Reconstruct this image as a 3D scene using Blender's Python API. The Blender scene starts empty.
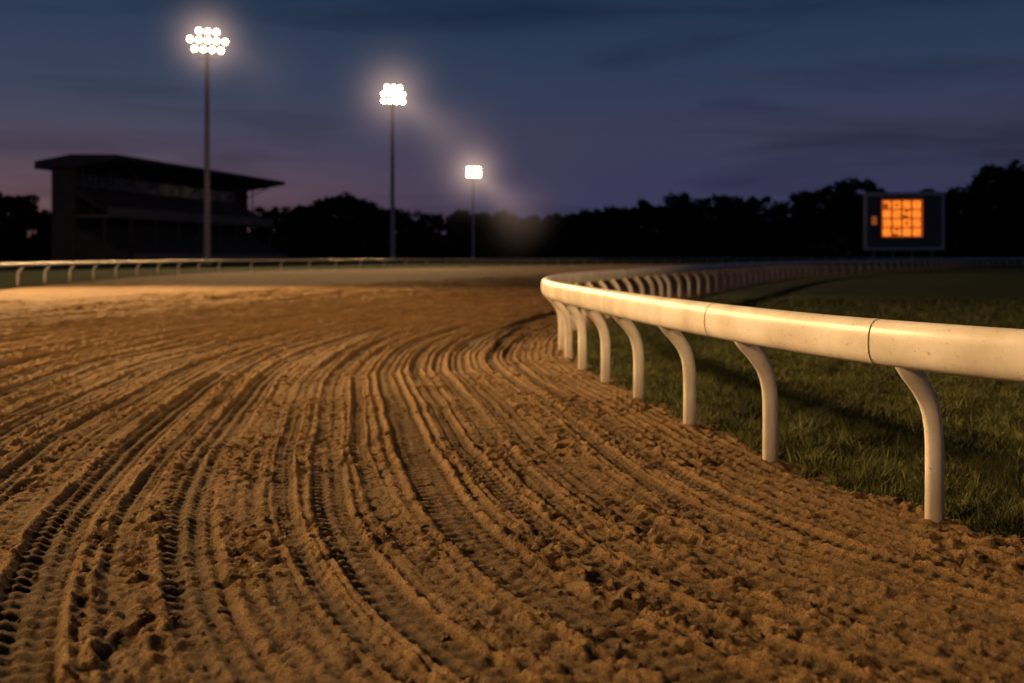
import bpy, math, random
import numpy as np
from mathutils import Vector, Matrix
random.seed(4); rng=np.random.default_rng(7)
scene=bpy.context.scene
COL=scene.collection

# ------------------------------------------------------------ helpers
def link(o,parent=None):
    COL.objects.link(o)
    if parent: o.parent=parent
    return o
def mesh_obj(name,verts,faces,mat=None,parent=None,smooth=False):
    me=bpy.data.meshes.new(name); me.from_pydata([tuple(v) for v in verts],[],[tuple(f) for f in faces]); me.update()
    if smooth: me.polygons.foreach_set('use_smooth',[True]*len(me.polygons))
    if mat: me.materials.append(mat)
    return link(bpy.data.objects.new(name,me),parent)
def mesh_np(name,V,F,mat=None,parent=None,smooth=False):
    n=F.shape[1]
    me=bpy.data.meshes.new(name)
    me.vertices.add(len(V)); me.vertices.foreach_set('co',V.astype(np.float32).ravel())
    me.loops.add(F.size); me.loops.foreach_set('vertex_index',F.astype(np.int32).ravel())
    me.polygons.add(len(F)); me.polygons.foreach_set('loop_start',np.arange(0,F.size,n,dtype=np.int32))
    me.update(calc_edges=True)
    me.polygons.foreach_set('use_smooth',np.full(len(F),smooth))
    if mat: me.materials.append(mat)
    return link(bpy.data.objects.new(name,me),parent)
def empty(name,loc=(0,0,0),rotz=0):
    e=bpy.data.objects.new(name,None); e.location=loc; e.rotation_euler=(0,0,rotz); e.empty_display_size=.5
    return link(e)
def box(V,F,x0,x1,y0,y1,z0,z1):
    b=len(V)
    V+= [(x0,y0,z0),(x1,y0,z0),(x1,y1,z0),(x0,y1,z0),(x0,y0,z1),(x1,y0,z1),(x1,y1,z1),(x0,y1,z1)]
    F+= [(b,b+3,b+2,b+1),(b+4,b+5,b+6,b+7),(b,b+1,b+5,b+4),(b+1,b+2,b+6,b+5),(b+2,b+3,b+7,b+6),(b+3,b,b+4,b+7)]
def frame(t):
    t=Vector(t).normalized(); up=Vector((0,0,1)) if abs(t.z)<.95 else Vector((1,0,0))
    a=t.cross(up).normalized(); return a,a.cross(t).normalized()
def tube(V,F,pts,rad,n=8,cap=True):
    b=len(V); m=len(pts)
    for i,p in enumerate(pts):
        p=Vector(p); q0=Vector(pts[max(0,i-1)]); q1=Vector(pts[min(m-1,i+1)])
        a,c=frame(q1-q0); r=rad[i]
        for k in range(n):
            w=2*math.pi*k/n; V.append(tuple(p+a*r*math.cos(w)+c*r*math.sin(w)))
    for i in range(m-1):
        for k in range(n):
            k2=(k+1)%n; F.append((b+i*n+k,b+i*n+k2,b+(i+1)*n+k2,b+(i+1)*n+k))
    if cap:
        F.append(tuple(b+k for k in range(n))[::-1]); F.append(tuple(b+(m-1)*n+k for k in range(n)))

PERM=np.random.default_rng(3).permutation(4096)
ANG=np.random.default_rng(5).random(4096)*2*np.pi
def perlin(x,y,seed=0):
    xi=np.floor(x).astype(np.int64); yi=np.floor(y).astype(np.int64); xf=x-xi; yf=y-yi
    def g(ix,iy,dx,dy):
        a=ANG[PERM[(PERM[(ix+seed*37)&4095]+iy)&4095]]
        return np.cos(a)*dx+np.sin(a)*dy
    u=xf*xf*xf*(xf*(xf*6-15)+10); v=yf*yf*yf*(yf*(yf*6-15)+10)
    a=g(xi,yi,xf,yf); b=g(xi+1,yi,xf-1,yf); c=g(xi,yi+1,xf,yf-1); d=g(xi+1,yi+1,xf-1,yf-1)
    return ((a*(1-u)+b*u)*(1-v)+(c*(1-u)+d*u)*v)*1.5
def sstep(a,b,x):
    t=np.clip((x-a)/(b-a),0,1); return t*t*(3-2*t)

# ------------------------------------------------------------ materials
def newmat(name):
    m=bpy.data.materials.new(name); m.use_nodes=True
    nt=m.node_tree; b=nt.nodes['Principled BSDF']; return m,nt,b
def simple(name,col,rough=.6,metal=0,noise=0.0,scale=5):
    m,nt,b=newmat(name); b.inputs['Roughness'].default_value=rough; b.inputs['Metallic'].default_value=metal
    tc=nt.nodes.new('ShaderNodeTexCoord'); n=nt.nodes.new('ShaderNodeTexNoise'); n.inputs['Scale'].default_value=scale; n.inputs['Detail'].default_value=6
    nt.links.new(tc.outputs['Object'],n.inputs['Vector'])
    r=nt.nodes.new('ShaderNodeValToRGB'); r.color_ramp.elements[0].position=.3; r.color_ramp.elements[1].position=.7
    r.color_ramp.elements[0].color=(*[c*(1-noise) for c in col],1); r.color_ramp.elements[1].color=(*[min(1,c*(1+noise*.5)) for c in col],1)
    nt.links.new(n.outputs['Fac'],r.inputs['Fac']); nt.links.new(r.outputs['Color'],b.inputs['Base Color'])
    return m
def emit(name,col,s):
    m,nt,b=newmat(name); b.inputs['Base Color'].default_value=(*[c*.3 for c in col],1)
    b.inputs['Emission Color'].default_value=(*col,1); b.inputs['Emission Strength'].default_value=s
    m.cycles.emission_sampling='NONE'
    return m

# dirt
def dirt_mat(attr=True):
    m,nt,b=newmat('dirt'); N=nt.nodes; L=nt.links
    tc=N.new('ShaderNodeTexCoord')
    def noise(sc,det=6,rough=.6):
        n=N.new('ShaderNodeTexNoise'); n.inputs['Scale'].default_value=sc; n.inputs['Detail'].default_value=det; n.inputs['Roughness'].default_value=rough
        L.new(tc.outputs['Object'],n.inputs['Vector']); return n
    n1=noise(1.1,5); n2=noise(24,6,.7); n3=noise(150,4,.7)
    r1=N.new('ShaderNodeValToRGB'); e=r1.color_ramp.elements
    e[0].position=.32; e[0].color=(.145,.078,.028,1); e[1].position=.68; e[1].color=(.36,.222,.092,1)
    mx=N.new('ShaderNodeMath'); mx.operation='MULTIPLY_ADD'; mx.inputs[1].default_value=.6
    L.new(n2.outputs['Fac'],mx.inputs[0])
    m2=N.new('ShaderNodeMath'); m2.operation='MULTIPLY'; m2.inputs[1].default_value=.4; L.new(n1.outputs['Fac'],m2.inputs[0]); L.new(m2.outputs[0],mx.inputs[2])
    L.new(mx.outputs[0],r1.inputs['Fac'])
    r2=N.new('ShaderNodeValToRGB'); r2.color_ramp.elements[0].position=.36; r2.color_ramp.elements[0].color=(.22,.22,.22,1); r2.color_ramp.elements[1].position=.62; r2.color_ramp.elements[1].color=(1.4,1.4,1.4,1)
    L.new(n3.outputs['Fac'],r2.inputs['Fac'])
    mm=N.new('ShaderNodeMix'); mm.data_type='RGBA'; mm.blend_type='MULTIPLY'; mm.inputs[0].default_value=.9
    L.new(r1.outputs['Color'],mm.inputs[6]); L.new(r2.outputs['Color'],mm.inputs[7])
    last=mm.outputs[2]
    if attr:   # damp ruts, drier ridges, plus rut shading painted into the colour
        at_=N.new('ShaderNodeAttribute'); at_.attribute_name='dry_shade'
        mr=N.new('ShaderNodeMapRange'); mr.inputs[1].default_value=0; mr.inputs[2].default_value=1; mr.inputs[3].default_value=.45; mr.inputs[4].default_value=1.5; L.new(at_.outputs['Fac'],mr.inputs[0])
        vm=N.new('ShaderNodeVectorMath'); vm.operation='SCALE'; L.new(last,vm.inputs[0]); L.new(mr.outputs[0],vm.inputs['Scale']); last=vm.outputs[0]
    L.new(last,b.inputs['Base Color'])
    b.inputs['Roughness'].default_value=.85; b.inputs['Specular IOR Level'].default_value=.25
    bp=N.new('ShaderNodeBump'); bp.inputs['Strength'].default_value=1; bp.inputs['Distance'].default_value=.028
    bq=N.new('ShaderNodeBump'); bq.inputs['Strength'].default_value=1; bq.inputs['Distance'].default_value=.011
    L.new(n3.outputs['Fac'],bq.inputs['Height']); n5=noise(60,6,.78); L.new(n5.outputs['Fac'],bp.inputs['Height'])
    L.new(bq.outputs['Normal'],bp.inputs['Normal']); L.new(bp.outputs['Normal'],b.inputs['Normal'])
    return m
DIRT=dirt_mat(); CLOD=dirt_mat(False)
def grass_ground_mat():
    m,nt,b=newmat('grass_ground'); N=nt.nodes; L=nt.links
    tc=N.new('ShaderNodeTexCoord')
    def noise(sc,det=6):
        n=N.new('ShaderNodeTexNoise'); n.inputs['Scale'].default_value=sc; n.inputs['Detail'].default_value=det
        L.new(tc.outputs['Object'],n.inputs['Vector']); return n
    a=noise(.25); c=noise(9,8)
    ad=N.new('ShaderNodeMath'); ad.operation='MULTIPLY_ADD'; ad.inputs[1].default_value=.5; L.new(a.outputs['Fac'],ad.inputs[0])
    ml=N.new('ShaderNodeMath'); ml.operation='MULTIPLY'; ml.inputs[1].default_value=.5; L.new(c.outputs['Fac'],ml.inputs[0]); L.new(ml.outputs[0],ad.inputs[2])
    r=N.new('ShaderNodeValToRGB'); r.color_ramp.elements[0].position=.35; r.color_ramp.elements[0].color=(.018,.030,.008,1)
    r.color_ramp.elements[1].position=.65; r.color_ramp.elements[1].color=(.046,.073,.018,1)
    L.new(ad.outputs[0],r.inputs['Fac']); L.new(r.outputs['Color'],b.inputs['Base Color'])
    b.inputs['Roughness'].default_value=1; b.inputs['Specular IOR Level'].default_value=.1
    bp=N.new('ShaderNodeBump'); bp.inputs['Strength'].default_value=.8; bp.inputs['Distance'].default_value=.03
    n=noise(30,8); L.new(n.outputs['Fac'],bp.inputs['Height']); L.new(bp.outputs['Normal'],b.inputs['Normal'])
    return m
GRASSG=grass_ground_mat()
def leafmat(name,c0,c1,rough=.8,patch=None):
    m,nt,b=newmat(name); N=nt.nodes; L=nt.links
    g=N.new('ShaderNodeNewGeometry'); r=N.new('ShaderNodeValToRGB')
    r.color_ramp.elements[0].color=(*c0,1); r.color_ramp.elements[1].color=(*c1,1)
    L.new(g.outputs['Random Per Island'],r.inputs['Fac']); last=r.outputs['Color']
    if patch:
        tc=N.new('ShaderNodeTexCoord'); n=N.new('ShaderNodeTexNoise'); n.inputs['Scale'].default_value=patch; n.inputs['Detail'].default_value=4; L.new(tc.outputs['Object'],n.inputs['Vector'])
        mr=N.new('ShaderNodeMapRange'); mr.inputs[1].default_value=.35; mr.inputs[2].default_value=.65; mr.inputs[3].default_value=.38; mr.inputs[4].default_value=1.25; L.new(n.outputs['Fac'],mr.inputs[0])
        vm=N.new('ShaderNodeVectorMath'); vm.operation='SCALE'; L.new(last,vm.inputs[0]); L.new(mr.outputs[0],vm.inputs['Scale']); last=vm.outputs[0]
    L.new(last,b.inputs['Base Color'])
    b.inputs['Roughness'].default_value=rough; b.inputs['Specular IOR Level'].default_value=.2
    return m
BLADE=leafmat('grass_blade',(.036,.050,.012),(.145,.145,.046),patch=1.6)
LEAF=leafmat('leaf',(.010,.015,.009),(.028,.038,.020))
BARK=simple('bark',(.04,.03,.022),.9,noise=.4)

def rail_mat():
    m,nt,b=newmat('white_rail_paint'); N=nt.nodes; L=nt.links
    tc=N.new('ShaderNodeTexCoord')
    n=N.new('ShaderNodeTexNoise'); n.inputs['Scale'].default_value=2.2; n.inputs['Detail'].default_value=7; L.new(tc.outputs['Object'],n.inputs['Vector'])
    r=N.new('ShaderNodeValToRGB'); r.color_ramp.elements[0].position=.3; r.color_ramp.elements[0].color=(.50,.44,.37,1); r.color_ramp.elements[1].position=.62; r.color_ramp.elements[1].color=(.74,.69,.62,1)
    L.new(n.outputs['Fac'],r.inputs['Fac'])
    s=N.new('ShaderNodeTexNoise'); s.inputs['Scale'].default_value=38; s.inputs['Detail'].default_value=4; s.inputs['Roughness'].default_value=.7; L.new(tc.outputs['Object'],s.inputs['Vector'])
    rs=N.new('ShaderNodeValToRGB'); rs.color_ramp.elements[0].position=.60; rs.color_ramp.elements[0].color=(0,0,0,1); rs.color_ramp.elements[1].position=.72; rs.color_ramp.elements[1].color=(.8,.8,.8,1)
    L.new(s.outputs['Fac'],rs.inputs['Fac'])
    sp=N.new('ShaderNodeSeparateXYZ'); L.new(tc.outputs['Object'],sp.inputs[0])
    mr=N.new('ShaderNodeMapRange'); mr.inputs[1].default_value=0.0; mr.inputs[2].default_value=.3; mr.inputs[3].default_value=1.1; mr.inputs[4].default_value=0; L.new(sp.outputs['Z'],mr.inputs[0])
    mt=N.new('ShaderNodeMath'); mt.operation='MULTIPLY'; L.new(mr.outputs[0],mt.inputs[0]); L.new(n.outputs['Fac'],mt.inputs[1])
    mxx=N.new('ShaderNodeMath'); mxx.operation='MAXIMUM'; L.new(mt.outputs[0],mxx.inputs[0]); L.new(rs.outputs['Color'],mxx.inputs[1])
    mm=N.new('ShaderNodeMix'); mm.data_type='RGBA'; L.new(mxx.outputs[0],mm.inputs[0]); L.new(r.outputs['Color'],mm.inputs[6]); mm.inputs[7].default_value=(.22,.14,.08,1)
    L.new(mm.outputs[2],b.inputs['Base Color'])
    b.inputs['Roughness'].default_value=.36; b.inputs['Specular IOR Level'].default_value=.45
    bp=N.new('ShaderNodeBump'); bp.inputs['Strength'].default_value=.2; bp.inputs['Distance'].default_value=.004; L.new(s.outputs['Fac'],bp.inputs['Height']); L.new(bp.outputs['Normal'],b.inputs['Normal'])
    return m
RAIL=rail_mat()
SEAM=simple('seam_rubber',(.05,.03,.02),.8)
STEEL=simple('galvanised_steel',(.36,.35,.35),.55,.3,noise=.3)
DARKM=simple('dark_metal',(.05,.05,.055),.6)
CONC=simple('concrete',(.075,.066,.06),.85,noise=.35,scale=.4)
ROOFM=simple('roof_sheet',(.05,.045,.045),.7,noise=.25,scale=.3)
SEATM=simple('seats',(.04,.028,.026),.7,noise=.4,scale=1)
GLASS=simple('dark_glass',(.02,.022,.03),.25)

# ------------------------------------------------------------ track curves
CP=np.array([(46,-40),(30,-22),(14,-8.5),(7.6,-2),(4.2,2.0),(2.40,4.60),(1.95,5.45),(1.42,7.4),(.93,10.4),(.52,14.3),(.85,18.5),(2.0,23),(3.9,28.5),(7.1,37.6),(19.4,67),(45,108),(77,150),(150,190),(300,230),(520,260)],float)
def catmull(P,n=400):
    P=np.vstack([2*P[0]-P[1],P,2*P[-1]-P[-2]]); out=[]
    for i in range(1,len(P)-2):
        p0,p1,p2,p3=P[i-1:i+3]
        k=lambda a,b:np.sqrt(np.linalg.norm(b-a))
        t0=0;t1=k(p0,p1);t2=t1+k(p1,p2);t3=t2+k(p2,p3)
        t=np.linspace(t1,t2,n,endpoint=False)[:,None]
        A1=(t1-t)/(t1-t0)*p0+(t-t0)/(t1-t0)*p1;A2=(t2-t)/(t2-t1)*p1+(t-t1)/(t2-t1)*p2;A3=(t3-t)/(t3-t2)*p2+(t-t2)/(t3-t2)*p3
        B1=(t2-t)/(t2-t0)*A1+(t-t0)/(t2-t0)*A2;B2=(t3-t)/(t3-t1)*A2+(t-t1)/(t3-t1)*A3
        out.append((t2-t)/(t2-t1)*B1+(t-t1)/(t2-t1)*B2)
    return np.vstack(out)
raw=catmull(CP)
seg=np.r_[0,np.cumsum(np.linalg.norm(np.diff(raw,axis=0),axis=1))]
S=np.arange(0,seg[-1],.05); C=np.c_[np.interp(S,seg,raw[:,0]),np.interp(S,seg,raw[:,1])]
ker=np.hanning(41); ker/=ker.sum()
Cp=np.vstack([np.repeat(C[:1],20,0),C,np.repeat(C[-1:],20,0)])
C=np.c_[np.convolve(Cp[:,0],ker,'valid'),np.convolve(Cp[:,1],ker,'valid')]
T=np.gradient(C,axis=0); T/=np.linalg.norm(T,axis=1)[:,None]
k2=np.hanning(81); k2/=k2.sum()
Tp=np.vstack([np.repeat(T[:1],40,0),T,np.repeat(T[-1:],40,0)])
T=np.c_[np.convolve(Tp[:,0],k2,'valid'),np.convolve(Tp[:,1],k2,'valid')]; T/=np.linalg.norm(T,axis=1)[:,None]
NL=np.c_[-T[:,1],T[:,0]]
W=np.interp(C[:,1],[-40,0,14,23,28,37.6,67,110,150,190,230],[20,20,20,22,24.5,32,50,55,58,58,58])
def at(s): return np.c_[np.interp(s,S,C[:,0]),np.interp(s,S,C[:,1])]
def nl(s):
    n=np.c_[np.interp(s,S,NL[:,0]),np.interp(s,S,NL[:,1])]; return n/np.linalg.norm(n,axis=1)[:,None]
def sY(y): return float(np.interp(y,C[:,1],S))
post_s=[sY(y) for y in (2.3,3.75,5.24,6.8,8.25,9.75,11.15,12.45,13.65)]
s=post_s[-1]
while s<sY(205): s+= 1.35 if s<sY(30) else (2.0 if s<sY(70) else 3.0); post_s.append(s)
s=post_s[0]
while s>3: s-=1.9; post_s.append(s)
post_s=np.array(post_s)

# ------------------------------------------------------------ track height field
TRK=[(.50,.08,.9),(.78,.07,.9),(1.22,.13,1),(1.50,.07,.8),(1.78,.07,.8),(2.15,.13,1.1),(2.48,.06,.8),(2.75,.10,1),(3.02,.06,.8),(3.55,.13,1.3),(3.86,.06,.8),(4.12,.13,1.3),(4.42,.07,.8),(4.72,.08,.9),(5.15,.14,1.2),(5.45,.09,1),(5.8,.08,.9),(6.1,.14,1.2),(6.6,.1,1),(7.1,.15,1.2),(7.5,.1,1),(7.9,.14,1.3),(8.4,.12,1.1),(8.9,.12,1.),(9.4,.16,1.3),(10.1,.15,1.3),(10.7,.15,1.),(11.3,.2,1.3),(12.3,.2,1.3),(13.,.16,1.),(13.7,.2,1.3),(15,.25,1.3),(16,.2,1.3),(17,.25,1.3),(18.2,.25,1.3)]
def height(s,d,x,y,dist,full=False):
    fine=np.clip(1-(dist-9)/10,0,1)
    boost=1+1.9*sstep(7,20,dist)
    dd=d+.12*perlin(s*.16,d*.12+3,1)+.03*perlin(s*.7,d*.5,2)
    h=.010*perlin(x*1.6,y*1.6,3)+.02*perlin(x*.35,y*.35,4)*sstep(0,1,d)
    rough=np.ones_like(d); tr=np.zeros_like(d)
    two=d.ndim==2
    for i,(c,hw,a) in enumerate(TRK):
        if two:
            j0=max(0,np.searchsorted(d[0,:nfix],c-hw*3-.25)); j1=min(nfix,np.searchsorted(d[0,:nfix],c+hw*3+.25)); sl=(slice(None),slice(j0,j1)); s1=s[:,:1]
        else: sl=slice(None); s1=s
        z0_=np.zeros_like(s1)
        u=(dd[sl]-c-.08*perlin(s1*.2+i*9,z0_+i*3.3,6))/hw; au=np.abs(u)
        m=a*(.42+.62*sstep(-.3,.12,perlin(s1*.2+i*7.1,z0_+i*5.7,5)))
        inside=1-sstep(.85,1.05,au)
        tread=np.tanh(2*np.sin(2*np.pi*s[sl]/.075+ (au*2.6 if i%2 else u*2.2)))
        t=m*(-.016*inside+.0105*inside*tread*fine[sl]*(.4+.6*np.minimum(au,1))+.023*np.exp(-((au-1.2)/.2)**2)+.010*np.exp(-((au-1.85)/.22)**2)+inside*.006*np.cos(u*np.pi*3))
        tr[sl]+=t
        rough[sl]*=1-.85*inside*np.minimum(m,1)
    hm=.35+.65*sstep(-.2,.35,perlin(dd*.8,s*.10,8))
    # wider-spaced harrow tines further out across the track
    tr+=hm*.0088*np.sin(2*np.pi*dd/.098+1.3*perlin(s*.35,dd*.5,9))*(1-.5*sstep(8,14,d))
    tr+=.011*sstep(5.5,9,d)*np.sin(2*np.pi*dd/.33+2*perlin(s*.15,dd*.3,25))*sstep(-.5,.2,perlin(dd*.5,s*.06,26))
    brk=.62+.38*sstep(-.4,.3,perlin(x*4,y*4,21))
    tr*=boost*brk
    h+=tr
    x2=x+.03*perlin(x*11,y*11,10); y2=y+.03*perlin(x*11+9,y*11,11)
    a=perlin(x2*10,y2*10,12); b=perlin(x2*21,y2*21,13); c=perlin(x2*36,y2*36,14)
    hoof=perlin(x2*6.5,y2*6.5,22)
    zone=sstep(-.25,.25,perlin(x*.9,y*.9,15))*.7+.3
    cl=rough*zone*(.015*sstep(.12,.5,a)-.016*sstep(.22,.55,-a)+.011*b-.030*sstep(.34,.58,hoof)+.014*sstep(.2,.32,hoof)*(1-sstep(.34,.46,hoof)))+(rough*.6+.4)*fine*(.0085*c+.006*perlin(x*64,y*64,16))
    h+=cl
    h+=.02*np.exp(-((d+.05)/.18)**2)*(1+perlin(s*1.2,d,17))
    h=np.where(d>-.2,np.maximum(h,-.034+.2*(h+.034)),h)
    h-=.12*sstep(.34,.66,-d+.20*perlin(s*1.3,d*2,18)+.08*perlin(s*5,d*5,19))
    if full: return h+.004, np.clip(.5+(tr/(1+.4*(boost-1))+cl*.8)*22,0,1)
    return h+.004
ss=[sY(-3)]
while ss[-1]<S[-1]-2:
    p=at(np.array([ss[-1]]))[0]; D=math.hypot(*p); yv=p[1]
    if yv<2.5: ds=.05
    elif yv<10.5: ds=.0135
    else: ds=.0135+ (D-10.5)*.006
    ss.append(ss[-1]+min(ds,4))
ss=np.array(ss)
dl=[-.9]
while dl[-1]<6.6: dl.append(dl[-1]+.0155)
while dl[-1]<18.5: dl.append(dl[-1]+.0155+(dl[-1]-6.6)*.006)
dl=np.array(dl); nfix=len(dl); ext=np.linspace(0,1,15)[1:]
Wn=np.interp(ss,S,W)
Dm=np.zeros((len(ss),nfix+len(ext)))
Dm[:,:nfix]=dl[None,:]
d0=dl[-1]
Wl=np.maximum(Wn,d0+1)
Dm[:,nfix:]=d0+(Wl[:,None]-d0)*ext[None,:]
Pc=at(ss); Nc=nl(ss)
X=Pc[:,0:1]+Nc[:,0:1]*Dm; Y=Pc[:,1:2]+Nc[:,1:2]*Dm
SS=np.repeat(ss[:,None],Dm.shape[1],1); DI=np.hypot(X,Y)
Z,DRY_SHADE=height(SS,Dm,X,Y,DI,True)
for ps in post_s:
    if sY(2)<ps<sY(16):
        b=(at(np.array([ps]))-nl(np.array([ps]))*.23)[0]
        r0=np.searchsorted(ss,ps-.6); r1=np.searchsorted(ss,ps+.6)
        Z[r0:r1]+=.025*np.exp(-((X[r0:r1]-b[0])**2+(Y[r0:r1]-b[1])**2)/.12**2)
far=sstep(30,80,DI); Z=Z*(1-far*.5)+.01*far
Z[:,nfix:]=np.maximum(Z[:,nfix:],-.01)
V=np.stack([X,Y,Z],-1).reshape(-1,3)
nr,nc=X.shape
idx=np.arange(nr*nc).reshape(nr,nc)
F=np.stack([idx[:-1,:-1],idx[1:,:-1],idx[1:,1:],idx[:-1,1:]],-1).reshape(-1,4)[:,::-1]
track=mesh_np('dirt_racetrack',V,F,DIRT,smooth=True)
at_=track.data.attributes.new('dry_shade','FLOAT','POINT'); at_.data.foreach_set('value',DRY_SHADE.astype(np.float32).ravel())
print('track verts',len(V),nr,nc)

g=[(-2500,-800,-.04),(2500,-800,-.04),(2500,4000,-.04),(-2500,4000,-.04)]
mesh_obj('ground',g,[(0,1,2,3)],GRASSG)

# dirt clods
def ico():
    import bmesh
    bm=bmesh.new(); bmesh.ops.create_icosphere(bm,subdivisions=2,radius=1)
    v=np.array([x.co[:] for x in bm.verts]); f=np.array([[w.index for w in x.verts] for x in bm.faces]); bm.free(); return v,f
iv,iff=ico()
n=15000
cs=rng.uniform(sY(2.6),sY(14),n); cd=rng.uniform(-.45,7.5,n)
p=at(cs)+nl(cs)*cd[:,None]
keep=perlin(p[:,0]*.9,p[:,1]*.9,15)+rng.normal(0,.2,n)>-.15
cs,cd,p=cs[keep],cd[keep],p[keep]; n=len(cs)
hz=height(cs,cd,p[:,0],p[:,1],np.hypot(p[:,0],p[:,1]))
sz=np.exp(rng.normal(math.log(.0066),.55,n)).clip(.0035,.028)
VV=np.zeros((n,len(iv),3))
for i in range(n):
    a=rng.uniform(0,6.28); R=np.array([[math.cos(a),-math.sin(a),0],[math.sin(a),math.cos(a),0],[0,0,1]])
    q=iv*(1+.25*np.sin(iv@rng.normal(0,2.5,3)+rng.uniform(0,6))[:,None]+rng.normal(0,.1,(len(iv),1)))
    q=(q*np.array([rng.uniform(.8,1.5),rng.uniform(.7,1.1),rng.uniform(.55,.85)]))@R.T*sz[i]
    VV[i]=q+np.array([p[i,0],p[i,1],hz[i]+sz[i]*.25])
FF=(iff[None]+ (np.arange(n)*len(iv))[:,None,None]).reshape(-1,3)
mesh_np('dirt_clods',VV.reshape(-1,3),FF,CLOD,smooth=False)

# ------------------------------------------------------------ rails
def rail_profile(w,h,n=24):
    out=[]
    for k in range(n):
        a=2*math.pi*k/n; c,s_=math.cos(a),math.sin(a); e=2/2.5
        out.append((math.copysign(abs(c)**e,c)*w/2,math.copysign(abs(s_)**e,s_)*h/2))
    return out
def sweep(name,P,Nn,prof,zc,mat,parent):
    m=len(P); k=len(prof); pr=np.array(prof)
    V=np.zeros((m,k,3)); V[:,:,0]=P[:,0:1]+Nn[:,0:1]*pr[None,:,0]; V[:,:,1]=P[:,1:2]+Nn[:,1:2]*pr[None,:,0]; V[:,:,2]=zc+pr[None,:,1]
    idx=np.arange(m*k).reshape(m,k); nx=np.roll(idx,-1,axis=1)
    F=np.stack([idx[:-1],nx[:-1],nx[1:],idx[1:]],-1).reshape(-1,4)
    return mesh_np(name,V.reshape(-1,3),F,mat,parent,smooth=True)
def posts(name,s_arr,offf,parent,n=12,r=.05):
    V=[];F=[]
    prof=[(.228,-.12),(.228,.12),(.228,.30),(.227,.44),(.221,.52),(.205,.60),(.178,.67),(.139,.73),(.095,.785),(.050,.832),(.015,.88),(0,.93)]
    rr=[.054,.053,.052,.052,.052,.052,.053,.054,.055,.057,.06,.06]
    for s_ in s_arr:
        c,nn=offf(s_)
        t=np.array([nn[1],-nn[0]])
        b=len(V); m=len(prof)
        for i,(o,z) in enumerate(prof):
            o0,z0=prof[max(0,i-1)]; o1,z1=prof[min(m-1,i+1)]
            to,tz=o1-o0,z1-z0; l=math.hypot(to,tz); to/=l; tz/=l
            for k in range(n):
                a=2*math.pi*k/n; ct=math.cos(a)*rr[i]*r/.05*.8; cn=math.sin(a)*rr[i]*r/.05*1.05
                oo=o+cn*tz; zz=z-cn*to
                V.append((c[0]-nn[0]*oo+t[0]*ct, c[1]-nn[1]*oo+t[1]*ct, zz))
        for i in range(m-1):
            for k in range(n):
                k2=(k+1)%n; F.append((b+i*n+k,b+i*n+k2,b+(i+1)*n+k2,b+(i+1)*n+k))
    return mesh_obj(name,V,F,RAIL,parent,smooth=True)
RH=.974; PW,PH=.175,.250
ir=empty('racetrack_rail')
sr=[]; s=1.0
while s<S[-1]-3:
    sr.append(s); p=at(np.array([s]))[0]; s+=max(.08,.006*abs(math.hypot(*p)))
sr=np.array(sr)
sweep('rail_tube',at(sr),nl(sr),rail_profile(PW,PH,28),RH,RAIL,ir)
posts('posts',post_s,lambda s_:(at(np.array([s_]))[0],nl(np.array([s_]))[0]),ir,16)
for j,yy in enumerate([3.9,5.38,7.18,9.9,12.2]):
    s0=sY(yy); a=np.array([s0-.004,s0+.004])
    sweep('seam_%d'%(j+1),at(a),nl(a),rail_profile(PW+.005,PH+.005,28),RH,SEAM,ir)
    a=np.array([s0+.005,s0+.06]); sweep('collar_%d'%(j+1),at(a),nl(a),rail_profile(PW+.003,PH+.003,28),RH,RAIL,ir)
Wo=W+1.6
O=C+NL*Wo[:,None]
so=np.r_[0,np.cumsum(np.linalg.norm(np.diff(O,axis=0),axis=1))]
def oat(s): return np.c_[np.interp(s,so,O[:,0]),np.interp(s,so,O[:,1])]
def onl(s):
    e=1.0; t=oat(s+e)-oat(s-e); t/=np.linalg.norm(t,axis=1)[:,None]; return np.c_[t[:,1],-t[:,0]]
orr=empty('racetrack_rail')
a=np.arange(3,so[-1]-4,.8)
sweep('rail_tube',oat(a),onl(a),rail_profile(.15,.19,12),1.02,RAIL,orr)
pa=np.arange(4,so[-1]-6,4.6)
posts('posts',pa,lambda s_:(oat(np.array([s_]))[0],onl(np.array([s_]))[0]),orr,8,.06)

# ------------------------------------------------------------ grass
def nearest(P,Cs,Ns):
    best=np.full(len(P),1e9)
    for i in range(0,len(P),20000):
        q=P[i:i+20000]; d2=((q[:,None]-Cs[None])**2).sum(-1); k=d2.argmin(1)
        v=q-Cs[k]; best[i:i+20000]=(v*Ns[k]).sum(-1)
    return best
sub=slice(int(sY(-2)/.05),int(sY(60)/.05),8)
n=440000
yy=3.0*np.exp(rng.random(n)*math.log(34/3.0)); yy=np.where(rng.random(n)<.55,yy,rng.uniform(3.5,16,n))
xx=rng.uniform(.0,.62,n)*yy
P=np.c_[xx,yy]
m=xx>.02*yy; P=P[m]
dd=nearest(P,C[sub],NL[sub])
edge=-.36+.20*perlin(P[:,0]*2.1,P[:,1]*2.1,30)+.16*perlin(P[:,0]*7,P[:,1]*7,31)-np.abs(rng.normal(0,.08,len(P)))+.03
P=P[dd<edge]; dd=dd[dd<edge]
clump=perlin(P[:,0]*4,P[:,1]*4,33)
keep=(clump+rng.normal(0,.25,len(P)))>-.4
P=P[keep]; dd=dd[keep]; clump=clump[keep]; n=len(P); print('blades',n)
dist=np.hypot(P[:,0],P[:,1])
hh=rng.uniform(.045,.11,n)*(1+.7*clump)*(1+.6*(rng.random(n)<.08))
ww=rng.uniform(.0020,.0036,n)*(1+dist*.06)
an=rng.uniform(0,2*np.pi,n); lean=rng.uniform(.1,1.1,n)*hh; la=rng.uniform(0,2*np.pi,n)
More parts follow.
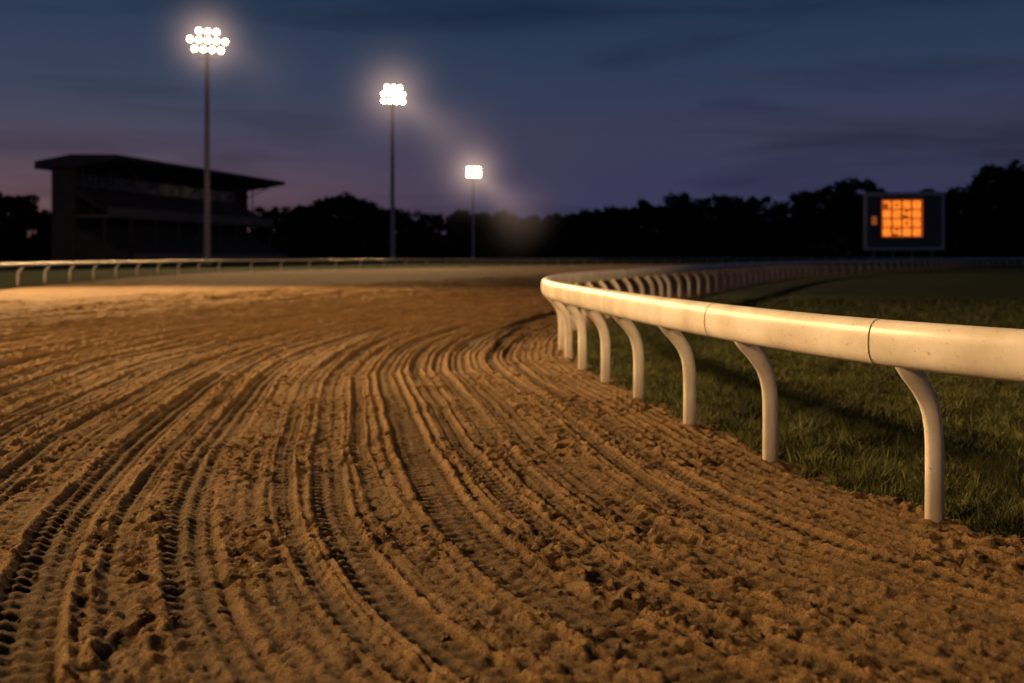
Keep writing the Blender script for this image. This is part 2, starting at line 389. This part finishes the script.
dx=np.cos(an)*ww; dy=np.sin(an)*ww; lx=np.cos(la)*lean; ly=np.sin(la)*lean
z0=np.full(n,-.045)
V=np.zeros((n,5,3))
V[:,0]=np.c_[P[:,0]-dx,P[:,1]-dy,z0]; V[:,1]=np.c_[P[:,0]+dx,P[:,1]+dy,z0]
V[:,2]=np.c_[P[:,0]+dx*.8+lx*.35,P[:,1]+dy*.8+ly*.35,z0+hh*.6]; V[:,3]=np.c_[P[:,0]-dx*.8+lx*.35,P[:,1]-dy*.8+ly*.35,z0+hh*.6]
V[:,4]=np.c_[P[:,0]+lx,P[:,1]+ly,z0+hh]
b=(np.arange(n)*5)[:,None]
Ft=np.concatenate([b+np.array([0,1,2]),b+np.array([0,2,3]),b+np.array([3,2,4])])
mesh_np('grass',V.reshape(-1,3),Ft,BLADE)

# ------------------------------------------------------------ trees
def build_trees():
    tv=[];tf=[]; LV=[]
    xs=[-700,-100,0,30,60,280,310,335,370,400,440,480,520,560,600,640,660,700,740,780,800,830,860,885,900,940,960,975,1000,1024,1100,1700]
    ys=[200,194,188,186,210,206,194,189,200,206,210,206,210,208,204,202,194,186,187,196,190,176,171,176,186,186,182,168,160,156,156,175]
    def tree(x,y,h,cr):
        lean=rng.normal(0,.02,2)*h
        tube(tv,tf,[(x,y,-.05),(x+lean[0]*.4,y+lean[1]*.4,h*.3),(x+lean[0],y+lean[1],h*.75)],[h*.02+.08,h*.014+.05,.06],6)
        for k in range(int(14+rng.integers(0,7))):
            a=rng.uniform(0,6.28); zz=rng.uniform(.18,.95); rr=cr*math.sqrt(max(.05,1-((zz-.52)/.52)**2))*rng.uniform(.25,.95)
            c=np.array([x+lean[0]*zz+math.cos(a)*rr,y+lean[1]*zz+math.sin(a)*rr,h*zz*.97])
            if k<6: tube(tv,tf,[(x+lean[0]*zz*.5,y+lean[1]*zz*.5,h*zz*.6),tuple(c)],[h*.007,.04],4,False)
            r=cr*rng.uniform(.26,.46); m_=90
            q=rng.normal(0,1,(m_,3)); q/=np.linalg.norm(q,axis=1)[:,None]; q*=(rng.random((m_,1))**.45)*r*np.array([1,1,.75])
            q+=c; q[:,2]=np.minimum(q[:,2],h*1.02+rng.normal(0,.3,m_)); q=q[q[:,2]>.5]
            LV.append((q,np.full(len(q),h*.032)))
    px=-700.
    while px<1750:
        top=np.interp(px,xs,ys); D=float(np.interp(px,[-700,200,700,780,850,1024,1700],[430,450,440,370,300,285,260]))
        for row in range(2):
            d=D+row*18+rng.uniform(-6,6); h=(256-top)*d/995+1.44
            h*=rng.uniform(.84,1.03) if row==0 else rng.uniform(.75,.98)
            xo=(px+rng.uniform(-4,4)-512)*d/995
            tree(xo,d,h,h*rng.uniform(.24,.36))
        for k in range(4):
            d=D-8+rng.uniform(-5,5); m_=110; r=rng.uniform(3.5,7)
            q=rng.normal(0,1,(m_,3)); q/=np.linalg.norm(q,axis=1)[:,None]; q*=(rng.random((m_,1))**.4)*r
            q+=np.array([(px+rng.uniform(-8,8)-512)*d/995,d,r*.8]); q=q[q[:,2]>.1]
            LV.append((q,np.full(len(q),1.1)))
        px+=10 if 250<px<760 else 16
    Q=np.concatenate([a for a,_ in LV]); R=np.concatenate([b for _,b in LV])
    n=len(Q); print('leaves',n)
    u=rng.normal(0,1,(n,3)); u/=np.linalg.norm(u,axis=1)[:,None]; w=np.cross(u,rng.normal(0,1,(n,3))); w/=np.linalg.norm(w,axis=1)[:,None]
    R=R*rng.uniform(.6,1.4,n)
    u*=R[:,None]; w*=R[:,None]*.6
    V=np.stack([Q-u,Q-w*.9,Q+u,Q+w],1).reshape(-1,3)
    F=np.arange(n*4).reshape(n,4)
    e=empty('distant_trees')
    mesh_np('foliage',V,F,LEAF,e); mesh_obj('trunks',tv,tf,BARK,e)
build_trees()
V=[];F=[]
xsn=np.linspace(-900,900,181)
for i,x in enumerate(xsn):
    y0=float(np.interp(x,[-900,-100,60,160,900],[470,500,500,345,330])); h=11+3.5*math.sin(x*.013)+2*math.sin(x*.041+1)+1.2*math.sin(x*.13)
    V+=[(x,y0,-.1),(x,y0+14,h*.75),(x,y0+34,h),(x,y0+120,h*.6),(x,y0+200,-.1)]
for i in range(180):
    for k in range(4): a=i*5+k; F.append((a,a+5,a+6,a+1))
mesh_obj('added_ridge',V,F,simple('added_ridge_dark',(.016,.02,.012),.95,noise=.5,scale=.2),smooth=True)  # added dark ridge, blocks bright sky showing through the trees

# ------------------------------------------------------------ grandstand
gs=empty('racecourse_grandstand',(-101,256,0),-math.radians(13))
L=93.
def prism(V,F,prof,y0,y1):
    b=len(V); k=len(prof)
    V+=[(x,y0,z) for x,z in prof]+[(x,y1,z) for x,z in prof]
    for i in range(k):
        j=(i+1)%k; F.append((b+i,b+j,b+k+j,b+k+i))
    F.append(tuple(b+i for i in range(k))[::-1]); F.append(tuple(b+k+i for i in range(k)))
V=[];F=[]; prism(V,F,[(0.5,27.4),(.5,26.3),(-13,24.3),(-24,24.2),(-24,26.2),(-13,27.8)],-1.5,L+1.5); mesh_obj('roof',V,F,ROOFM,gs)
V=[];F=[]
prism(V,F,[(-19.5,0),(-13,0),(-13,24.2),(-19.5,24.15)],0,.6)
prism(V,F,[(-19.5,0),(-13,0),(-13,24.2),(-19.5,24.15)],L-.6,L)
box(V,F,-20,-19.503,0,L,0,24)
for k in range(1,8): box(V,F,-16.5,-15.6,k*L/8-.4,k*L/8+.4,9,24.1)
pf=[(-19.5,0),(3,0),(3,1.4),(-12.9,8.6),(-15.4,8.6),(-15.4,10.5),(-19.5,10.5)]
prism(V,F,pf,.61,2.2); prism(V,F,pf,L-2.2,L-.61)
mesh_obj('walls',V,F,CONC,gs)
V=[];F=[]
for k in range(20):
    x1=3-k*.8; z=1.2+k*.38; box(V,F,x1-.8,x1,2.21,L-2.21,z-.9,z)
for k in range(14):
    x1=-3.5-k*.85; z=13.2+k*.45; box(V,F,x1-.85,x1,.61,L-.61,z-.7,z)
mesh_obj('terraces',V,F,CONC,gs)
V=[];F=[]
for k in range(20):
    x1=3-k*.8; z=1.2+k*.38
    for q in range(8): box(V,F,x1-.55,x1-.15,3+q*11.1,3+q*11.1+9.6,z+.003,z+.4)
for k in range(14):
    x1=-3.5-k*.85; z=13.2+k*.45
    for q in range(8): box(V,F,x1-.6,x1-.15,1.5+q*11.4,1.5+q*11.4+10,z+.003,z+.4)
mesh_obj('seats',V,F,SEATM,gs)
V=[];F=[]
box(V,F,-3.49,-3.1,.3,L-.3,11.9,14.2); box(V,F,3.005,3.2,2,L-2,.2,2.1)
box(V,F,-15.3,-3.5,.4,L-.4,11.4,12.2)
mesh_obj('balcony_fascia',V,F,simple('fascia',(.17,.145,.13),.7,noise=.2,scale=.5),gs)
V=[];F=[]; box(V,F,-15.2,-15.0,2.3,L-2.3,8.7,11.39)
for q in range(30): box(V,F,-15.59,-15.45,2+q*3,2+q*3+2.6,19.9,23.4)
mesh_obj('windows',V,F,GLASS,gs)
V=[];F=[]
for k in range(9):
    yk=.3+k*(L-.6)/8
    tube(V,F,[(-11,yk,16.8),(-11,yk,24.5)],[.22,.22],8); tube(V,F,[(-15,yk,21),(-5,yk,25.2)],[.2,.2],6)
    tube(V,F,[(-4.5,yk,4.2),(-4.5,yk,11.4)],[.35,.35],8)
mesh_obj('columns',V,F,DARKM,gs)

# ------------------------------------------------------------ scoreboard
sb=empty('scoreboard',(98.5,250,0),-math.radians(10))
V=[];F=[]
w=19.0; zb,zt=3.2,17.2
box(V,F,-w/2,w/2,0,1.6,zb,zt)
mesh_obj('cabinet',V,F,simple('cabinet_paint',(.13,.12,.115),.7,noise=.2),sb)
V=[];F=[]
for a,b_,c_,d_ in ((-w/2,w/2,zt-.6,zt+.25),(-w/2,w/2,zb-.25,zb+.4),(-w/2,-w/2+.6,zb+.4,zt-.6),(w/2-.6,w/2,zb+.4,zt-.6)):
    box(V,F,a,b_,-.25,-.003,c_,d_)
mesh_obj('frame',V,F,simple('board_frame',(.65,.62,.6),.6,noise=.2),sb)
V=[];F=[]
for x in (-7,-2.3,2.3,7): box(V,F,x-.3,x+.3,.3,1.0,-.1,zb-.25)
mesh_obj('legs',V,F,DARKM,sb)
sx0,sx1,sz0,sz1=-5.4,4.4,6.2,15.6
mesh_obj('screen',[(sx0,-.03,sz0),(sx1,-.03,sz0),(sx1,-.03,sz1),(sx0,-.03,sz1)],[(0,1,2,3)],emit('led_dim',(1,.16,.015),.30),sb)
SEG={'0':'abcdef','1':'bc','2':'abged','3':'abgcd','4':'fgbc','5':'afgcd','6':'afgedc','7':'abc','8':'abcdefg','9':'abcfgd'}
V=[];F=[]
def digit(ch,x,z,w,h,t):
    R={'a':(x,x+w,z+h-t,z+h),'d':(x,x+w,z,z+t),'g':(x,x+w,z+h/2-t/2,z+h/2+t/2),'f':(x,x+t,z+h/2,z+h),'b':(x+w-t,x+w,z+h/2,z+h),'e':(x,x+t,z,z+h/2),'c':(x+w-t,x+w,z,z+h/2)}
    for c in SEG[ch]:
        a,b_,c2,d2=R[c]; i=len(V); yq=-.06-.002*(ord(c)-96); V.extend([(a,yq,c2),(b_,yq,c2),(b_,yq,d2),(a,yq,d2)]); F.append((i,i+1,i+2,i+3))
rows=['7058','8246','3905','6482']
for r_,row in enumerate(rows):
    for c_,ch in enumerate(row): digit(ch,sx0+.35+c_*2.38,sz1-2.15-r_*2.3,1.75,1.75,.42)
mesh_obj('digits',V,F,emit('led_bright',(1,.25,.025),1.5),sb)
V=[];F=[]; digit('8',-7.7,9.4,1.0,1.9,.22)
mesh_obj('race_number',V,F,emit('led_small',(1,.22,.03),.5),sb)

# ------------------------------------------------------------ floodlights
LAMP=emit('lamp_lens',(1,.68,.34),26)
def haze_glow_mat(name,R,beam,strength,bs):  # volume emits its own halo and beam, standing in for light scattered by haze
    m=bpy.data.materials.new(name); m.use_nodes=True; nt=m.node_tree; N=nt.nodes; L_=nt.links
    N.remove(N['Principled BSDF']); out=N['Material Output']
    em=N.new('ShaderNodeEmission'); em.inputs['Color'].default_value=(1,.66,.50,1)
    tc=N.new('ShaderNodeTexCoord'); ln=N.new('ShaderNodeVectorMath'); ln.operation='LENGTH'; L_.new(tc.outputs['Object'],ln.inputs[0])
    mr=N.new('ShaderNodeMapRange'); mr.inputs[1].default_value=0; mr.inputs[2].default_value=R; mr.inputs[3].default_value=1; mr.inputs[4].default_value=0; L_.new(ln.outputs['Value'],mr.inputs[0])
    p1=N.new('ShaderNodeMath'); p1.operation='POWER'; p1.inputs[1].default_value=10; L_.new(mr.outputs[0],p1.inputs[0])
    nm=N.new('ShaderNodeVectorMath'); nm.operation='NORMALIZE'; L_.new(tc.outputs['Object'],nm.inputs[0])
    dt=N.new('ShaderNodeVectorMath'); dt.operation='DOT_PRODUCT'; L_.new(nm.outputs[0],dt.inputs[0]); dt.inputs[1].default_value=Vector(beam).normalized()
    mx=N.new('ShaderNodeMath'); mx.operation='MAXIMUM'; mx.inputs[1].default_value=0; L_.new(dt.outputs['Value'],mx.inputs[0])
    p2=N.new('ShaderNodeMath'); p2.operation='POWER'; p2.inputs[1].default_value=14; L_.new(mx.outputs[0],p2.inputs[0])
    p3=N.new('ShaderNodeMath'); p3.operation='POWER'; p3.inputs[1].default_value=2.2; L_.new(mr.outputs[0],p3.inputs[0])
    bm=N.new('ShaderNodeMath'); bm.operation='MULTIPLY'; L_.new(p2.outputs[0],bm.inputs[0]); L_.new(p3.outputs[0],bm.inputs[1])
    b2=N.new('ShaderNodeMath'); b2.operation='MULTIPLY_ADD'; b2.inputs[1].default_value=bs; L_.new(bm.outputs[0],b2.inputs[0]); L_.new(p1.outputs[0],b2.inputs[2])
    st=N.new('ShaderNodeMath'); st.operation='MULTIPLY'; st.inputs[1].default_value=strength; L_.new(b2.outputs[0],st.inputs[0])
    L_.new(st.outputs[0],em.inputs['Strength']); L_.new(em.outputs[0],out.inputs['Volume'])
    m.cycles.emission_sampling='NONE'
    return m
def tower(x,y,h,aim,power,rows=(3,5,4),spread=1.25,cone=95,glowR=0,glowS=0,blend=.6,beam=None,lr=.40,soft=.9,bs=.2,col=(1,.60,.25)):
    a=math.atan2(aim[1]-y,aim[0]-x)
    e=empty('floodlight_tower',(x,y,0),a)
    V=[];F=[]
    tube(V,F,[(0,0,-.1),(0,0,.9),(0,0,1.0),(0,0,h*.5),(0,0,h+1.2)],[.75,.75,.52,.42,.28],12)
    mesh_obj('pole',V,F,STEEL,e,smooth=True)
    V=[];F=[]; HV=[];HF=[]; LVv=[];LF=[]
    nr_=len(rows); pitch=math.atan2(h,math.hypot(aim[0]-x,aim[1]-y))
    d=Vector((math.cos(pitch*.6),0,-math.sin(pitch*.6)))
    for r_,k in enumerate(rows):
        z=h+(nr_/2-.5-r_)*1.45; wd=(k-1)*spread
        box(V,F,-.1,.1,-wd/2-.4,wd/2+.4,z-.1,z+.1)
        for i in range(k):
            yy_=-wd/2+i*spread
            p=Vector((.35,yy_,z))
            tube(HV,HF,[p,p+d*.25,p+d*.6],[lr*.35,lr*.9,lr*1.12],12,False)
            HF.append(tuple(len(HV)-36+q for q in range(12)))
            A,B=frame(d); c=p+d*.5; b=len(LVv); LVv.append(tuple(c))
            for q in range(16):
                w_=2*math.pi*q/16; LVv.append(tuple(c+A*lr*math.cos(w_)+B*lr*math.sin(w_)))
            for q in range(16): LF.append((b,b+1+q,b+1+(q+1)%16))
    box(V,F,-.55,-.12,-1.4,1.4,h-nr_*.75-.6,h-nr_*.75-.5)
    box(V,F,-.13,-.1,-.5,.5,h-nr_*.75,h+nr_*.75)
    mesh_obj('crossarms',V,F,DARKM,e); mesh_obj('lamp_housings',HV,HF,DARKM,e,smooth=True); mesh_obj('lamp_lenses',LVv,LF,LAMP,e)
    ld=bpy.data.lights.new('flood_lamp','SPOT'); ld.energy=power; ld.color=col; ld.spot_size=math.radians(cone); ld.spot_blend=blend; ld.shadow_soft_size=soft
    lo=bpy.data.objects.new('flood_lamp',ld); link(lo,e)
    lo.location=(1.3+soft,0,h)
    R=Matrix.Rotation(-a,3,'Z'); tgt=R@Vector((aim[0]-x,aim[1]-y,0)); v=tgt-Vector((1.3,0,h))
    lo.rotation_euler=v.to_track_quat('-Z','Y').to_euler()
    if glowR:
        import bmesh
        bm=bmesh.new(); bmesh.ops.create_icosphere(bm,subdivisions=3,radius=glowR)
        me=bpy.data.meshes.new('haze_glow'); bm.to_mesh(me); bm.free()
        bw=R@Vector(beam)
        me.materials.append(haze_glow_mat('haze_glow',glowR,bw,glowS,bs)); o=bpy.data.objects.new('haze_glow',me); link(o,e); o.location=(.6,0,h)
    return e
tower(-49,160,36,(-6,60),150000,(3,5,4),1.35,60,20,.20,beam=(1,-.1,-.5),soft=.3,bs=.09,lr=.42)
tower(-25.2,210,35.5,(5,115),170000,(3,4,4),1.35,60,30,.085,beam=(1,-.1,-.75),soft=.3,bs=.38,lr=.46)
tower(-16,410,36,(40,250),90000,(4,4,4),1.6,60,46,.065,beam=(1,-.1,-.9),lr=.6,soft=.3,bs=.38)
tower(-29,23,15,(-2.5,8.5),68000,(3,5,4),1.35,45,blend=1)
tower(-25,-13,14,(1.5,7),21000,(3,5,4),1.35,32,blend=1)  # unseen tower added as fill for the near posts, rail and grass
tower(-36,56,18,(-11,35),165000,(3,5,4),1.35,46,blend=1.0)
tower(14,-25,18,(-27,66),130000,(3,5,4),1.35,38,blend=.9)  # unseen infield tower added to brighten the far outer rail

# ------------------------------------------------------------ sky
wd=bpy.data.worlds.new('World'); scene.world=wd; wd.use_nodes=True
nt=wd.node_tree; N=nt.nodes; Lk=nt.links; bg=N['Background']
tc=N.new('ShaderNodeTexCoord'); sp=N.new('ShaderNodeSeparateXYZ'); Lk.new(tc.outputs['Generated'],sp.inputs[0])
def s2l(c): return tuple(((v/255)/12.92 if v/255<.04045 else ((v/255+.055)/1.055)**2.4) for v in c)
def ramp(stops):
    r=N.new('ShaderNodeValToRGB'); e=r.color_ramp.elements
    e[0].position=stops[0][0]; e[0].color=(*s2l(stops[0][1]),1); e[1].position=stops[1][0]; e[1].color=(*s2l(stops[1][1]),1)
    for p_,c in stops[2:]:
        q=e.new(p_); q.color=(*s2l(c),1)
    return r
mz=N.new('ShaderNodeMath'); mz.operation='MULTIPLY'; mz.inputs[1].default_value=2.0; Lk.new(sp.outputs['Z'],mz.inputs[0])
left=ramp([(0,(120,84,80)),(.12,(98,75,82)),(.20,(78,70,86)),(.31,(58,66,88)),(.50,(38,56,80)),(1,(18,30,50))])
right=ramp([(0,(54,58,90)),(.12,(56,56,84)),(.24,(56,58,82)),(.36,(45,57,82)),(.52,(30,48,72)),(1,(14,26,46))])
Lk.new(mz.outputs[0],left.inputs['Fac']); Lk.new(mz.outputs[0],right.inputs['Fac'])
mr=N.new('ShaderNodeMapRange'); mr.interpolation_type='SMOOTHSTEP'; mr.inputs[1].default_value=-.45; mr.inputs[2].default_value=.15; Lk.new(sp.outputs['X'],mr.inputs[0])
mx=N.new('ShaderNodeMix'); mx.data_type='RGBA'; Lk.new(mr.outputs[0],mx.inputs[0]); Lk.new(left.outputs['Color'],mx.inputs[6]); Lk.new(right.outputs['Color'],mx.inputs[7])
mp=N.new('ShaderNodeMapping'); mp.inputs['Scale'].default_value=(1.7,1.7,15); mp.inputs['Rotation'].default_value=(0,math.radians(-9),0); mp.inputs['Location'].default_value=(.3,.1,.4); Lk.new(tc.outputs['Generated'],mp.inputs['Vector'])
nz=N.new('ShaderNodeTexNoise'); nz.inputs['Scale'].default_value=1.5; nz.inputs['Detail'].default_value=6; nz.inputs['Roughness'].default_value=.5; nz.inputs['Distortion'].default_value=.5; Lk.new(mp.outputs[0],nz.inputs['Vector'])
cr=N.new('ShaderNodeValToRGB'); cr.color_ramp.elements[0].position=.45; cr.color_ramp.elements[0].color=(1.06,1.05,1.05,1); cr.color_ramp.elements[1].position=.66; cr.color_ramp.elements[1].color=(.64,.65,.70,1)
Lk.new(nz.outputs['Fac'],cr.inputs['Fac'])
m3=N.new('ShaderNodeMix'); m3.data_type='RGBA'; m3.blend_type='MULTIPLY'; m3.inputs[0].default_value=1; Lk.new(mx.outputs[2],m3.inputs[6]); Lk.new(cr.outputs['Color'],m3.inputs[7])
Lk.new(m3.outputs[2],bg.inputs['Color']); bg.inputs['Strength'].default_value=1.0

# ------------------------------------------------------------ camera
cd_=bpy.data.cameras.new('camera'); co=bpy.data.objects.new('camera',cd_); COL.objects.link(co)
co.location=(0,0,1.44); co.rotation_euler=(math.radians(90),0,0)
cd_.lens=35; cd_.sensor_width=36; cd_.shift_y=-(341.5-256)/1024; cd_.clip_end=6000; cd_.clip_start=.05
cd_.dof.use_dof=True; cd_.dof.focus_distance=5.2; cd_.dof.aperture_fstop=1.5
scene.camera=co
scene.view_settings.view_transform='Standard'; scene.view_settings.look='None'; scene.view_settings.exposure=0
